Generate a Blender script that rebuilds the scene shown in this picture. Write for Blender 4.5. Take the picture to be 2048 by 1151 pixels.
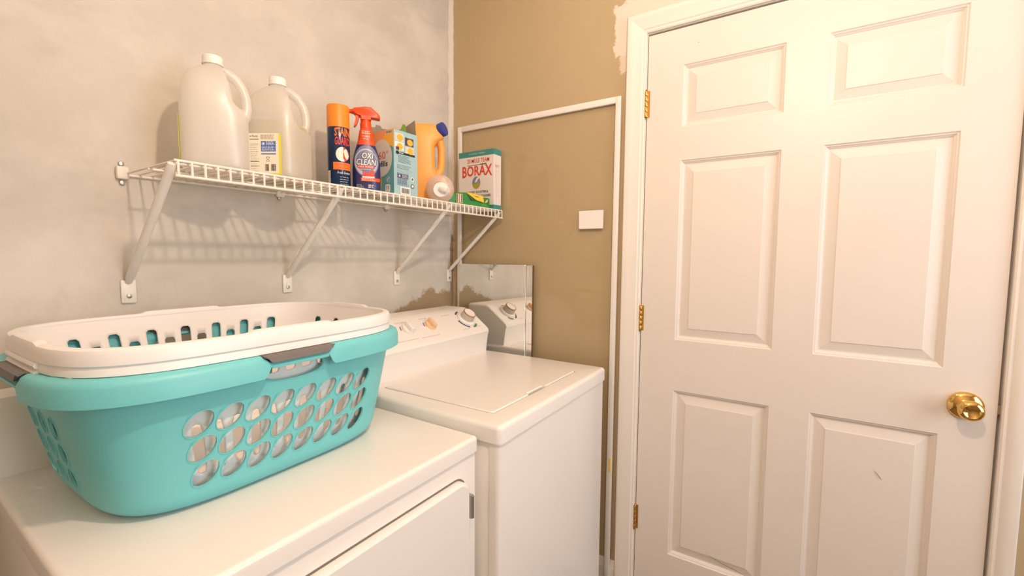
import bpy, bmesh, math, random
from mathutils import Vector, Matrix
random.seed(7)
for o in list(bpy.data.objects): bpy.data.objects.remove(o)
scene = bpy.context.scene
col = scene.collection
R = math.radians
# ------------------------------------------------------------------ camera
cd = bpy.data.cameras.new('camera'); cam = bpy.data.objects.new('camera', cd); col.objects.link(cam)
cd.sensor_width = 36.0; cd.sensor_fit = 'HORIZONTAL'; cd.lens = 36.0*890.7245/2048; cd.clip_start = 0.02
yw, pt, rl = R(56.8252), R(-4.157), R(0.3968)
fw = Vector((math.sin(yw)*math.cos(pt), math.cos(yw)*math.cos(pt), math.sin(pt)))
r0 = Vector((math.cos(yw), -math.sin(yw), 0)); u0 = r0.cross(fw)
rr = r0*math.cos(rl)+u0*math.sin(rl); uu = -r0*math.sin(rl)+u0*math.cos(rl)
M = Matrix((rr, uu, -fw)).transposed().to_4x4(); M.translation = (-1.5906, -1.3675, 1.2762)
cam.matrix_world = M
scene.camera = cam
# ------------------------------------------------------------------ world, exposure
w = bpy.data.worlds.new('world'); scene.world = w; w.use_nodes = True
wb = w.node_tree.nodes['Background']; wb.inputs[0].default_value = (0.90, 0.94, 1.0, 1); wb.inputs[1].default_value = 5.2
vs = scene.view_settings; vs.view_transform = 'Standard'; vs.look = 'None'; vs.exposure = 0.28; vs.gamma = 1.0
vs.use_curve_mapping = False
scene.cycles.max_bounces = 6; scene.cycles.diffuse_bounces = 5; scene.cycles.transparent_max_bounces = 12
LAMP = Vector((-1.22, -1.40, 2.12)); LAMP_POWER = 30.0; LAMP2 = Vector((-.62, -.80, 2.40)); LAMP2_POWER = 2.5; LAMP_COL = (1.0, 0.73, 0.55)
# ------------------------------------------------------------------ helpers
def thing(name, label, cat, loc=(0, 0, 0), rz=0.0, group=None, kind=None):
    o = bpy.data.objects.new(name, None); col.objects.link(o); o.empty_display_size = .05
    o.location = loc; o.rotation_euler = (0, 0, rz); tag(o, label, cat, group, kind); return o
def tag(o, label=None, cat=None, group=None, kind=None):
    if label: o['label'] = label
    if cat: o['category'] = cat
    if group: o['group'] = group
    if kind: o['kind'] = kind
    return o
def mk(name, v, f, m, parent=None, smooth=None, loc=(0, 0, 0), rot=(0, 0, 0), label=None):
    me = bpy.data.meshes.new(name); me.from_pydata([tuple(p) for p in v], [], f)
    return mo(name, me, m, parent, smooth, loc, rot, label)
def mo(name, me, m, parent=None, smooth=None, loc=(0, 0, 0), rot=(0, 0, 0), label=None, fix=True):
    if fix:
        b = bmesh.new(); b.from_mesh(me); bmesh.ops.remove_doubles(b, verts=b.verts, dist=1e-6)
        bmesh.ops.recalc_face_normals(b, faces=b.faces); b.to_mesh(me); b.free()
    if m: me.materials.append(m)
    if smooth:
        me.shade_smooth(); me.set_sharp_from_angle(angle=R(smooth))
    o = bpy.data.objects.new(name, me); col.objects.link(o); o.location = loc; o.rotation_euler = rot
    if parent: o.parent = parent
    if label: o['label'] = label
    return o
def dup(o, parent, loc=None, rot=None):
    c = o.copy(); col.objects.link(c); c.parent = parent
    if loc is not None: c.location = loc
    if rot is not None: c.rotation_euler = rot
    return c
class G:
    """collects verts and faces of one mesh"""
    def __init__(s): s.v = []; s.f = []
    def add(s, v, f):
        n = len(s.v); s.v += [tuple(p) for p in v]; s.f += [tuple(i+n for i in q) for q in f]; return s
    def box(s, x0, y0, z0, x1, y1, z1):
        v = [(x, y, z) for x in (x0, x1) for y in (y0, y1) for z in (z0, z1)]
        return s.add(v, [(0, 1, 3, 2), (4, 6, 7, 5), (0, 4, 5, 1), (2, 3, 7, 6), (0, 2, 6, 4), (1, 5, 7, 3)])
    def tube(s, pts, r, n=8, cap=True, flat=1.0, up=None):
        pts = [Vector(p) for p in pts]; rs = r if isinstance(r, (list, tuple)) else [r]*len(pts); rings = []
        t0 = (pts[1]-pts[0]).normalized()
        a = Vector(up) if up else (Vector((0, 0, 1)) if abs(t0.z) < .9 else Vector((1, 0, 0)))
        for i, p in enumerate(pts):
            t = (pts[min(i+1, len(pts)-1)]-pts[max(i-1, 0)]).normalized()
            x = a.cross(t).normalized(); y = t.cross(x); a = y
            rings.append([p+(x*math.cos(k*2*math.pi/n)+y*math.sin(k*2*math.pi/n)*flat)*rs[i] for k in range(n)])
        return s.loft(rings, True, cap, cap)
    def loft(s, rings, closed=True, cap0=False, cap1=False):
        n = len(rings[0]); v = [p for r in rings for p in r]; f = []
        for i in range(len(rings)-1):
            for k in range(n if closed else n-1):
                f.append((i*n+k, i*n+(k+1) % n, (i+1)*n+(k+1) % n, (i+1)*n+k))
        if cap0: f.append(tuple(range(n-1, -1, -1)))
        if cap1: f.append(tuple((len(rings)-1)*n+k for k in range(n)))
        return s.add(v, f)
    def lathe(s, prof, n=24, c=(0, 0, 0), ax='z', cap0=True, cap1=True):
        rings = []
        for r, h in prof:
            ring = []
            for k in range(n):
                a = 2*math.pi*k/n; q = (r*math.cos(a), r*math.sin(a), h)
                if ax == 'x': q = (h, q[0], q[1])
                if ax == 'y': q = (q[0], h, q[1])
                ring.append((q[0]+c[0], q[1]+c[1], q[2]+c[2]))
            rings.append(ring)
        return s.loft(rings, True, cap0, cap1)
    def prism(s, poly, h0, h1, ax='z'):
        def P(a, b, h): return {'z': (a, b, h), 'x': (h, a, b), 'y': (a, h, b)}[ax]
        return s.loft([[P(a, b, h0) for a, b in poly], [P(a, b, h1) for a, b in poly]], True, True, True)
    def done(s, name, m, parent=None, smooth=None, **k): return mk(name, s.v, s.f, m, parent, smooth, **k)
def bevel_box(name, x0, y0, z0, x1, y1, z1, m, parent=None, bw=.004, seg=2, smooth=40, edges=None, **k):
    g = G().box(x0, y0, z0, x1, y1, z1); me = bpy.data.meshes.new(name); me.from_pydata(g.v, [], g.f)
    b = bmesh.new(); b.from_mesh(me); bmesh.ops.recalc_face_normals(b, faces=b.faces)
    es = [e for e in b.edges if edges is None or edges((e.verts[0].co+e.verts[1].co)/2, (e.verts[1].co-e.verts[0].co).normalized())]
    bmesh.ops.bevel(b, geom=es, offset=bw, segments=seg, affect='EDGES', profile=.5); b.to_mesh(me); b.free()
    return mo(name, me, m, parent, smooth, **k)
def rrect(x0, y0, x1, y1, r, n=5):
    out = []
    for cx, cy, a in ((x1-r, y1-r, 0), (x0+r, y1-r, 90), (x0+r, y0+r, 180), (x1-r, y0+r, 270)):
        for k in range(n+1):
            t = R(a+90*k/n); out.append((cx+r*math.cos(t), cy+r*math.sin(t)))
    return out
def sring(a, b, z, p=2.0, n=32, cx=0, cy=0, rot=0):
    out = []
    for k in range(n):
        t = 2*math.pi*k/n; c, s = math.cos(t), math.sin(t)
        x = math.copysign(abs(c)**(2/p), c)*a; y = math.copysign(abs(s)**(2/p), s)*b
        out.append((cx+x*math.cos(rot)-y*math.sin(rot), cy+x*math.sin(rot)+y*math.cos(rot), z))
    return out
# text and flat print on surfaces: f(u, v, offset) -> local point
def plane_map(o, U, V, N):
    o, U, V, N = Vector(o), Vector(U), Vector(V), Vector(N)
    return lambda u, v, d: o+U*u+V*v+N*d
def bulge_map(a, b, p=2.0, cx=0, cy=0):
    """front (-Y) of a body with half width a(z), half depth b(z)"""
    def f(u, v, d):
        A, B = a(v), b(v); q = min(.985, abs(u-cx)/A)
        y = -B*(1-q**p)**(1/p); n = Vector(((u-cx)/A**2, y/B**2, 0)).normalized()
        return Vector((u, cy+y, v))+n*d
    return f
def text(parent, s, mp, u, v, w, h, m, off=.0006, shear=0, arch=0, taper=0, bold=0):
    c = bpy.data.curves.new('t', 'FONT'); c.body = s; c.align_x = 'CENTER'; c.resolution_u = 2; c.offset = bold
    o = bpy.data.objects.new('t', c); col.objects.link(o); me = bpy.data.meshes.new_from_object(o)
    bpy.data.objects.remove(o); bpy.data.curves.remove(c)
    xs = [q.co.x for q in me.vertices]; ys = [q.co.y for q in me.vertices]
    xa, xb, ya, yb = min(xs), max(xs), min(ys), max(ys)
    for q in me.vertices:
        a = (q.co.x-(xa+xb)/2)/(xb-xa); b = (q.co.y-ya)/(yb-ya)
        q.co = mp(u+a*w+shear*b*h, v+(b*h)*(1+taper*(abs(a*2)**1.5))+arch*(1-4*a*a), off)
    return mo('lettering', me, m, parent, fix=False)
def patch(parent, mp, u0, v0, u1, v1, m, off=.0003, n=8, nv=1, name='print_block', poly=None):
    g = G()
    if poly:
        g.add([mp(a, b, off) for a, b in poly], [tuple(range(len(poly)))])
    else:
        v = [mp(u0+(u1-u0)*i/n, v0+(v1-v0)*j/nv, off) for j in range(nv+1) for i in range(n+1)]
        g.add(v, [(j*(n+1)+i, j*(n+1)+i+1, (j+1)*(n+1)+i+1, (j+1)*(n+1)+i) for j in range(nv) for i in range(n)])
    me = bpy.data.meshes.new(name); me.from_pydata(g.v, [], g.f)
    return mo(name, me, m, parent, fix=False, smooth=30)
def ell(cu, cv, ru, rv, n=24, a0=0, a1=360): return [(cu+ru*math.cos(R(a0+(a1-a0)*k/n)), cv+rv*math.sin(R(a0+(a1-a0)*k/n))) for k in range(n+(a1-a0 < 360))]
def disc(parent, mp, cu, cv, ru, rv, m, off=.0004, name='print_block', rings=3, n=28):
    v = [mp(cu, cv, off)]; f = []
    for j in range(1, rings+1):
        v += [mp(a, b, off) for a, b in ell(cu, cv, ru*j/rings, rv*j/rings, n)]
    for k in range(n): f.append((0, 1+k, 1+(k+1) % n))
    for j in range(rings-1):
        for k in range(n):
            a = 1+j*n; f.append((a+k, a+n+k, a+n+(k+1) % n, a+(k+1) % n))
    me = bpy.data.meshes.new(name); me.from_pydata([tuple(q) for q in v], [], f)
    return mo(name, me, m, parent, fix=False, smooth=30)
def fine_lines(parent, mp, u0, u1, v0, v1, n, m, th=.0012, off=.0006, jag=.35, name='fine_print'):
    """rows of small unreadable print: short dashes"""
    g = G(); rnd = random.Random(int((u0+v0)*1e5) & 65535)
    for i in range(n):
        v = v1-(v1-v0)*i/max(1, n-1); u = u0; end = u1-(u1-u0)*jag*rnd.random()
        while u < end:
            l = min(end-u, .003+.006*rnd.random())
            g.add([mp(u, v, off), mp(u+l, v, off), mp(u+l, v+th, off), mp(u, v+th, off)], [(0, 1, 2, 3)]); u += l+.0018
    me = bpy.data.meshes.new(name); me.from_pydata(g.v, [], g.f); o = mo(name, me, m, parent, fix=False)
    return o
def barcode(parent, mp, u0, u1, v0, v1, m, off=.0008):
    g = G(); rnd = random.Random(3); u = u0
    while u < u1:
        l = rnd.choice((.0006, .001, .0016)); g.add([mp(u, v0, off), mp(u+l, v0, off), mp(u+l, v1, off), mp(u, v1, off)], [(0, 1, 2, 3)]); u += l+rnd.choice((.0007, .0012))
    me = bpy.data.meshes.new('barcode'); me.from_pydata(g.v, [], g.f); return mo('barcode', me, m, parent, fix=False)
# ------------------------------------------------------------------ materials
def srgb(h):
    h = h.lstrip('#'); c = [int(h[i:i+2], 16)/255 for i in (0, 2, 4)]
    return tuple(x/12.92 if x <= .04045 else ((x+.055)/1.055)**2.4 for x in c)
def nodes(name):
    m = bpy.data.materials.new(name); m.use_nodes = True; nt = m.node_tree
    return m, nt, nt.nodes['Principled BSDF']
def mat(name, c, rough=.5, metal=0.0, var=.0, vscale=6.0, bump=0.0, bscale=60.0, spec=.5, coat=0.0):
    m, nt, b = nodes(name); c = srgb(c) if isinstance(c, str) else c
    b.inputs['Roughness'].default_value = rough; b.inputs['Metallic'].default_value = metal
    b.inputs['Specular IOR Level'].default_value = spec; b.inputs['Coat Weight'].default_value = coat
    tc = nt.nodes.new('ShaderNodeTexCoord')
    if var > 0:
        n = nt.nodes.new('ShaderNodeTexNoise'); n.inputs['Scale'].default_value = vscale; n.inputs['Detail'].default_value = 5
        mx = nt.nodes.new('ShaderNodeMix'); mx.data_type = 'RGBA'
        mx.inputs[6].default_value = (*[x*(1-var) for x in c], 1); mx.inputs[7].default_value = (*[min(1, x*(1+var*.6)) for x in c], 1)
        nt.links.new(tc.outputs['Object'], n.inputs['Vector']); nt.links.new(n.outputs['Fac'], mx.inputs[0]); nt.links.new(mx.outputs[2], b.inputs['Base Color'])
    else: b.inputs['Base Color'].default_value = (*c, 1)
    if bump > 0:
        n2 = nt.nodes.new('ShaderNodeTexNoise'); n2.inputs['Scale'].default_value = bscale; n2.inputs['Detail'].default_value = 3
        bp = nt.nodes.new('ShaderNodeBump'); bp.inputs['Strength'].default_value = bump; bp.inputs['Distance'].default_value = .002
        nt.links.new(tc.outputs['Object'], n2.inputs['Vector']); nt.links.new(n2.outputs['Fac'], bp.inputs['Height']); nt.links.new(bp.outputs[0], b.inputs['Normal'])
    return m
def translucent(name, c, clear=.35, rough=.35, gloss=.08):
    m, nt, b = nodes(name); nt.nodes.remove(b); out = nt.nodes['Material Output']
    N = nt.nodes.new
    d = N('ShaderNodeBsdfDiffuse'); t = N('ShaderNodeBsdfTranslucent'); tr = N('ShaderNodeBsdfTransparent'); gl = N('ShaderNodeBsdfGlossy')
    for q in (d, t): q.inputs[0].default_value = (*c, 1)
    tr.inputs[0].default_value = (*[min(1, x*1.08) for x in c], 1); gl.inputs['Roughness'].default_value = rough
    a = N('ShaderNodeMixShader'); a.inputs[0].default_value = .5; nt.links.new(d.outputs[0], a.inputs[1]); nt.links.new(t.outputs[0], a.inputs[2])
    e = N('ShaderNodeMixShader'); e.inputs[0].default_value = clear; nt.links.new(a.outputs[0], e.inputs[1]); nt.links.new(tr.outputs[0], e.inputs[2])
    h = N('ShaderNodeMixShader'); h.inputs[0].default_value = gloss; nt.links.new(e.outputs[0], h.inputs[1]); nt.links.new(gl.outputs[0], h.inputs[2])
    nt.links.new(h.outputs[0], out.inputs[0]); return m
def pane_mat(name, tint, ior=1.45):
    m, nt, b = nodes(name); nt.nodes.remove(b); out = nt.nodes['Material Output']; N = nt.nodes.new
    tr = N('ShaderNodeBsdfTransparent'); tr.inputs[0].default_value = (*tint, 1); gl = N('ShaderNodeBsdfGlossy'); gl.inputs['Roughness'].default_value = .03
    lw = N('ShaderNodeLayerWeight'); lw.inputs[0].default_value = .5; mx = N('ShaderNodeMixShader')
    p5 = N('ShaderNodeMath'); p5.operation = 'POWER'; p5.inputs[1].default_value = 5.0; nt.links.new(lw.outputs['Facing'], p5.inputs[0])
    fr = N('ShaderNodeMath'); fr.operation = 'MULTIPLY_ADD'; fr.inputs[1].default_value = .96; fr.inputs[2].default_value = .02; nt.links.new(p5.outputs[0], fr.inputs[0])
    nt.links.new(fr.outputs[0], mx.inputs[0]); nt.links.new(tr.outputs[0], mx.inputs[1]); nt.links.new(gl.outputs[0], mx.inputs[2]); nt.links.new(mx.outputs[0], out.inputs[0]); return m
class NT:
    """tiny node-maths helper for the wall paints"""
    def __init__(s, nt): s.nt = nt; s.tc = nt.nodes.new('ShaderNodeTexCoord'); s.sep = nt.nodes.new('ShaderNodeSeparateXYZ'); nt.links.new(s.tc.outputs['Object'], s.sep.inputs[0])
    def val(s, i, x):
        if isinstance(x, (int, float)): i.default_value = x
        else: s.nt.links.new(x, i)
    def m(s, op, a, b=0.0, c=None):
        n = s.nt.nodes.new('ShaderNodeMath'); n.operation = op; s.val(n.inputs[0], a); s.val(n.inputs[1], b)
        if c is not None: s.val(n.inputs[2], c)
        return n.outputs[0]
    def noise(s, scale, detail=4, rough=.55, stretch=None):
        n = s.nt.nodes.new('ShaderNodeTexNoise'); n.inputs['Scale'].default_value = scale; n.inputs['Detail'].default_value = detail; n.inputs['Roughness'].default_value = rough
        v = s.tc.outputs['Object']
        if stretch:
            mp = s.nt.nodes.new('ShaderNodeMapping'); mp.inputs['Scale'].default_value = stretch; s.nt.links.new(v, mp.inputs[0]); v = mp.outputs[0]
        s.nt.links.new(v, n.inputs['Vector']); return n.outputs['Fac']
    def step(s, x, lo, hi):
        n = s.nt.nodes.new('ShaderNodeMapRange'); n.interpolation_type = 'SMOOTHSTEP'; s.val(n.inputs[0], x); n.inputs[1].default_value = lo; n.inputs[2].default_value = hi; return n.outputs[0]
    def mix(s, f, a, b):
        n = s.nt.nodes.new('ShaderNodeMix'); n.data_type = 'RGBA'; s.val(n.inputs[0], f)
        for i, q in ((6, a), (7, b)):
            if isinstance(q, tuple): n.inputs[i].default_value = (*q, 1)
            else: s.nt.links.new(q, n.inputs[i])
        return n.outputs[2]
    def box(s, a, a0, a1, b, b0, b1, soft):
        q = s.m('MULTIPLY', s.step(a, a0-soft, a0+soft), s.step(a, a1+soft, a1-soft))
        return s.m('MULTIPLY', q, s.m('MULTIPLY', s.step(b, b0-soft, b0+soft), s.step(b, b1+soft, b1-soft)))
TAN = (.49, .39, .235)
def wall_a_mat():
    m, nt, b = nodes('skim_coated_plaster'); k = NT(nt); X, Z = k.sep.outputs[0], k.sep.outputs[2]
    base = k.mix(k.step(k.noise(2.6, 6, .6), .38, .66), (.56, .53, .475), (.67, .64, .585))
    base = k.mix(k.m('MULTIPLY', k.step(k.noise(1.7, 5, .6, (1, 1, 2.8)), .48, .66), .75), base, (.50, .485, .435))
    base = k.mix(k.m('MULTIPLY', k.step(k.noise(9, 5, .65), .54, .76), .5), base, (.48, .47, .415))
    nz = k.m('MULTIPLY_ADD', k.noise(5, 4), .10, -.05); zz = k.m('ADD', Z, nz); xx = k.m('ADD', X, nz)
    base = k.mix(k.m('MULTIPLY', k.box(xx, -1.0, -.62, zz, 1.245, 1.285, .03), .35), base, (.45, .44, .39))  # grey band: cast shadow of the shelf's front rail, painted into the wall colour
    base = k.mix(k.m('MULTIPLY', k.box(xx, -1.28, -.98, k.m('MULTIPLY_ADD', xx, .25, zz), 1.555, 1.575, .05), .35), base, (.47, .45, .40))
    # bare tan paint below the ragged edge of the skim coat
    fine = k.m('MULTIPLY_ADD', k.noise(24, 6, .7), .10, -.05); zf = k.m('ADD', Z, k.m('ADD', fine, k.m('MULTIPLY', nz, .9)))
    edge = k.step(k.m('MULTIPLY_ADD', k.m('MAXIMUM', k.m('SUBTRACT', -.17, X), 0.0), .45, zf), 1.132, 1.112)
    xf = k.m('ADD', X, k.m('MULTIPLY', fine, .35))
    strip = k.m('MULTIPLY', k.step(xf, -.024, -.019), k.m('MULTIPLY', k.step(zf, 1.38, 1.36), 1.0))
    base = k.mix(k.m('MAXIMUM', edge, strip), base, (.34, .26, .155))
    # white brushed band down the corner
    band = k.m('MULTIPLY', k.step(xf, -.032, -.026), k.step(zf, 1.37, 1.40))
    base = k.mix(k.m('MULTIPLY', band, .8), base, (.80, .77, .71))
    nt.links.new(base, b.inputs['Base Color']); b.inputs['Roughness'].default_value = .75; b.inputs['Specular IOR Level'].default_value = .25
    bp = nt.nodes.new('ShaderNodeBump'); bp.inputs['Strength'].default_value = .25; bp.inputs['Distance'].default_value = .004
    nt.links.new(k.m('ADD', k.noise(14, 6, .6), k.m('MULTIPLY', k.noise(220, 2), .15)), bp.inputs['Height']); nt.links.new(bp.outputs[0], b.inputs['Normal']); return m
def wall_b_mat():
    m, nt, b = nodes('tan_wall_paint'); k = NT(nt); Y, Z = k.sep.outputs[1], k.sep.outputs[2]
    base = k.mix(k.noise(3, 4), tuple(c*.93 for c in TAN), tuple(c*1.05 for c in TAN))
    fine = k.m('MULTIPLY_ADD', k.noise(26, 6, .7), .055, -.0275); yf = k.m('ADD', Y, fine); zf = k.m('ADD', Z, k.m('MULTIPLY', fine, 1.3))
    a = k.box(yf, -.83, -.762, zf, 1.99, 2.17, .004); c = k.box(yf, -.83, -.785, zf, 1.925, 2.05, .004); d = k.box(yf, -1.9, -.80, zf, 2.08, 2.19, .006)
    pat = k.m('MAXIMUM', a, k.m('MAXIMUM', k.m('MULTIPLY', c, .8), d))
    base = k.mix(pat, base, (.74, .69, .60))
    cor = k.step(k.m('ADD', Y, k.m('MULTIPLY', fine, .35)), -.006, -.003)
    base = k.mix(k.m('MULTIPLY', cor, .8), base, (.78, .75, .69))
    nt.links.new(base, b.inputs['Base Color']); b.inputs['Roughness'].default_value = .6; b.inputs['Specular IOR Level'].default_value = .3
    bp = nt.nodes.new('ShaderNodeBump'); bp.inputs['Strength'].default_value = .15; bp.inputs['Distance'].default_value = .003
    nt.links.new(k.m('ADD', k.m('MULTIPLY', pat, .5), k.m('MULTIPLY', k.noise(260, 2), .25)), bp.inputs['Height']); nt.links.new(bp.outputs[0], b.inputs['Normal']); return m
def door_mat():
    m, nt, b = nodes('cream_door_paint'); k = NT(nt)
    base = k.mix(k.noise(4, 4), (.75, .70, .645), (.79, .74, .685))
    nt.links.new(base, b.inputs['Base Color']); b.inputs['Roughness'].default_value = .42
    bp = nt.nodes.new('ShaderNodeBump'); bp.inputs['Strength'].default_value = .12; bp.inputs['Distance'].default_value = .001
    nt.links.new(k.noise(160, 3, .5, (1, 1, .12)), bp.inputs['Height']); nt.links.new(bp.outputs[0], b.inputs['Normal']); return m
M = {}
M['wall_a'] = wall_a_mat(); M['wall_b'] = wall_b_mat(); M['door'] = door_mat()
M['trim'] = mat('cream_trim_paint', (.82, .78, .72), .4, var=.03)
M['room'] = mat('tan_room_paint', (.52, .45, .36), .7, var=.05); M['ceil'] = mat('white_ceiling', (.78, .75, .70), .8, var=.02)
M['floor'] = mat('brown_floor_tile', (.20, .15, .11), .4, var=.15)
M['enamel'] = mat('white_enamel', (.84, .815, .78), .22, var=.015, bump=.05, bscale=250)
M['plastic_w'] = mat('white_console_plastic', (.84, .81, .77), .35, var=.01)
M['dark'] = mat('shadow_gap_grey', (.17, .15, .13), .7)
M['grey_ink'] = mat('grey_ink', (.36, .31, .27), .6); M['blue_ink'] = mat('navy_ink', (.045, .06, .18), .5); M['green_ink'] = mat('green_ink', (.07, .19, .13), .5)
M['knob_peach'] = mat('yellowed_plastic', (.80, .56, .36), .4); M['dial_side'] = mat('ribbed_grey_plastic', (.50, .47, .40), .4); M['dial_rim'] = mat('brown_dial_rim', (.42, .24, .15), .35); M['chrome'] = mat('chrome', (.8, .8, .78), .15, 1.0)
M['brass'] = mat('brass', (.78, .50, .16), .08, 1.0); M['brass2'] = mat('worn_brass', (.70, .42, .14), .3, 1.0, var=.15, vscale=80)
M['steel'] = mat('galvanised_steel', (.5, .48, .44), .35, 1.0, var=.1); M['wire'] = mat('white_vinyl_wire', (.82, .77, .70), .4)
M['strut'] = mat('white_bracket_enamel', (.80, .78, .73), .35)
M['teal'] = mat('teal_plastic', (.165, .58, .61), .42, var=.04, vscale=12, bump=.06, bscale=300); M['grip'] = mat('grey_rubber_grip', (.16, .145, .135), .6)
M['white_pl'] = mat('white_plastic', (.83, .82, .81), .35, var=.02)
M['mirror'] = mat('mirror_silver', (.90, .90, .86), .012, 1.0, spec=.5); M['bronze'] = mat('bronze_edge', (.20, .12, .07), .4, .6)
M['pane'] = pane_mat('clear_pane', (.998, .998, .99)); M['vinyl'] = mat('white_vinyl_frame', (.80, .78, .74), .4)
M['card'] = mat('white_card', (.86, .84, .82), .7); M['yellow_st'] = mat('yellow_sticker', (.85, .62, .04), .5); M['black'] = mat('black_ink', (.02, .02, .02), .5)
M['hdpe'] = translucent('milky_jug_plastic', (.94, .925, .89), .28); M['vinegar'] = translucent('cloudy_liquid', (.86, .80, .62), .45, gloss=.03)
M['cap_w'] = mat('white_cap', (.86, .84, .80), .4); M['label_c'] = mat('cream_label', (.84, .80, .66), .5); M['label_y'] = mat('yellow_label', (.78, .72, .06), .45)
M['label_b'] = mat('blue_label', (.06, .17, .50), .5); M['ink_b'] = M['label_b']
M['can_b'] = mat('navy_can', (.012, .04, .115), .16, .35); M['orange'] = mat('orange_plastic', (.87, .27, .02), .4); M['orange_p'] = mat('orange_print', (.82, .19, .02), .45)
M['red_p'] = mat('red_print', (.68, .05, .025), .4); M['redpl'] = mat('red_orange_plastic', (.72, .075, .012), .35); M['white_ink'] = mat('white_ink', (.85, .83, .80), .5)
M['oxi_b'] = mat('deep_blue_label', (.025, .03, .13), .28, var=.5, vscale=22); M['oxi_m'] = mat('steel_blue_print', (.19, .21, .36), .35, var=.45, vscale=30)
M['oxi_l'] = mat('pale_blue_print', (.47, .49, .60), .35, var=.25, vscale=34)
M['box_t'] = mat('teal_carton', (.12, .36, .41), .5); M['box_l'] = mat('light_blue_carton', (.35, .56, .60), .5); M['box_o'] = mat('orange_carton', (.82, .34, .12), .5)
M['box_y'] = mat('yellow_print', (.84, .48, .05), .5); M['kraft'] = mat('grey_kraft_board', (.30, .245, .18), .8, var=.1, vscale=30); M['lime'] = mat('lime_print', (.24, .45, .04), .5)
M['pale'] = mat('pale_disc_print', (.66, .66, .60), .5, var=.08); M['purple'] = mat('purple_print', (.10, .05, .09), .5)
M['jug_o'] = mat('orange_jug_plastic', (.90, .40, .08), .38, var=.03); M['cap_b'] = mat('blue_cap', (.03, .05, .30), .4)
M['frost'] = translucent('frosted_cup_plastic', (.97, .86, .80), .40, .2, .08); M['borax_w'] = mat('white_carton', (.80, .76, .73), .5, var=.02); M['borax_t'] = mat('teal_print', (.05, .27, .24), .5)
M['red_ink'] = mat('red_ink', (.68, .06, .03), .5); M['sky_p'] = mat('grey_blue_print', (.25, .26, .35), .5, var=.4, vscale=60); M['olive_p'] = mat('olive_print', (.38, .35, .03), .5)
M['green_c'] = mat('green_carton', (.018, .25, .035), .4, var=.35, vscale=45); M['yel_c'] = mat('yellow_carton', (.86, .56, .06), .5); M['pink_p'] = mat('pink_print', (.85, .40, .26), .5); M['brown_p'] = mat('brown_print', (.25, .14, .12), .5)
M['cloth'] = mat('white_cotton', (.82, .79, .76), .9, bump=.2, bscale=200)
# ------------------------------------------------------------------ room shell
RX, RY, RH = -2.10, -3.0, 2.5
DA, DW, DT = -.886, .907, 2.036       # door: hinge edge y, width, top
def struct(o): o['kind'] = 'structure'; return o
struct(G().box(RX-.1, RY-.1, -.1, .14, .1, 0).done('floor', M['floor']))
struct(G().box(RX-.1, RY-.1, RH, .14, .1, RH+.1).done('ceiling', M['ceil']))
struct(G().box(RX-.1, 0, 0, .14, .1, RH).done('wall_left', M['wall_a']))
y1 = DA+.022; y2 = DA-DW-.024; zt = DT+.024
struct(G().box(0, y1, 0, .14, 0, RH).box(0, RY-.1, 0, .14, y2, RH).box(0, y2, zt, .14, y1, RH).done('wall_right', M['wall_b']))
struct(G().box(RX-.1, RY, 0, RX, 0, RH).done('wall_far_left', M['room']))
WX0, WX1, WZ0, WZ1 = -1.45, -.25, .75, 2.15          # window behind the photographer
struct(G().box(RX-.1, RY-.1, 0, WX0, RY, RH).box(WX1, RY-.1, 0, .14, RY, RH).box(WX0, RY-.1, 0, WX1, RY, WZ0).box(WX0, RY-.1, WZ1, WX1, RY, RH).done('wall_behind', M['room']))
wn = struct(thing('window_1', 'white sash window letting in the daylight', None, ((WX0+WX1)/2, RY-.05, WZ0)))
hw = (WX1-WX0)/2; hh = WZ1-WZ0
for a in ((-hw, 0, -hw+.05, hh), (hw-.05, 0, hw, hh), (-hw+.05, 0, hw-.05, .05), (-hw+.05, hh-.05, hw-.05, hh), (-hw+.05, hh/2-.02, hw-.05, hh/2+.02), (-.015, .05, .015, hh/2-.02), (-.015, hh/2+.02, .015, hh-.05)):
    G().box(a[0], -.03, a[1], a[2], .03, a[3]).done('sash_bar', M['trim'], wn)
pl = bpy.data.lights.new('daylight_portal', 'AREA'); pl.shape = 'RECTANGLE'; pl.size = hw*2; pl.size_y = hh; pl.cycles.is_portal = True
po = bpy.data.objects.new('daylight_portal', pl); col.objects.link(po); po.location = ((WX0+WX1)/2, RY-.09, (WZ0+WZ1)/2); po.rotation_euler = (R(90), 0, 0)
# ceiling pendant lamp: the warm light of the room
def ceiling_lamp(name, label, p, power, soft):
    lt = thing(name, label, 'lamp', (p.x, p.y, RH)); dz = p.z-RH
    G().lathe([(.06, -.0005), (.06, -.015), (.03, -.03)], 24).done('canopy', M['trim'], lt, 40)
    if dz < -.2: G().tube([(0, 0, -.03), (0, 0, dz+.10)], .006).done('rod', M['trim'], lt, 40)
    G().lathe([(.03, min(-.03, dz+.115)), (.034, min(-.05, dz+.085))], 20).done('socket', M['trim'], lt, 40)
    ld = bpy.data.lights.new('bulb_light', 'POINT'); ld.energy = power; ld.color = LAMP_COL; ld.shadow_soft_size = soft
    lo = bpy.data.objects.new('bulb_light', ld); col.objects.link(lo); lo.parent = lt; lo.location = (0, 0, dz)
ceiling_lamp('pendant_lamp', 'bare-bulb pendant lamp hanging on a rod from the ceiling', LAMP, LAMP_POWER, .03)
ceiling_lamp('ceiling_lamp', 'short bare-bulb ceiling lamp above the washing machine', LAMP2, LAMP2_POWER, .04)
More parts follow.
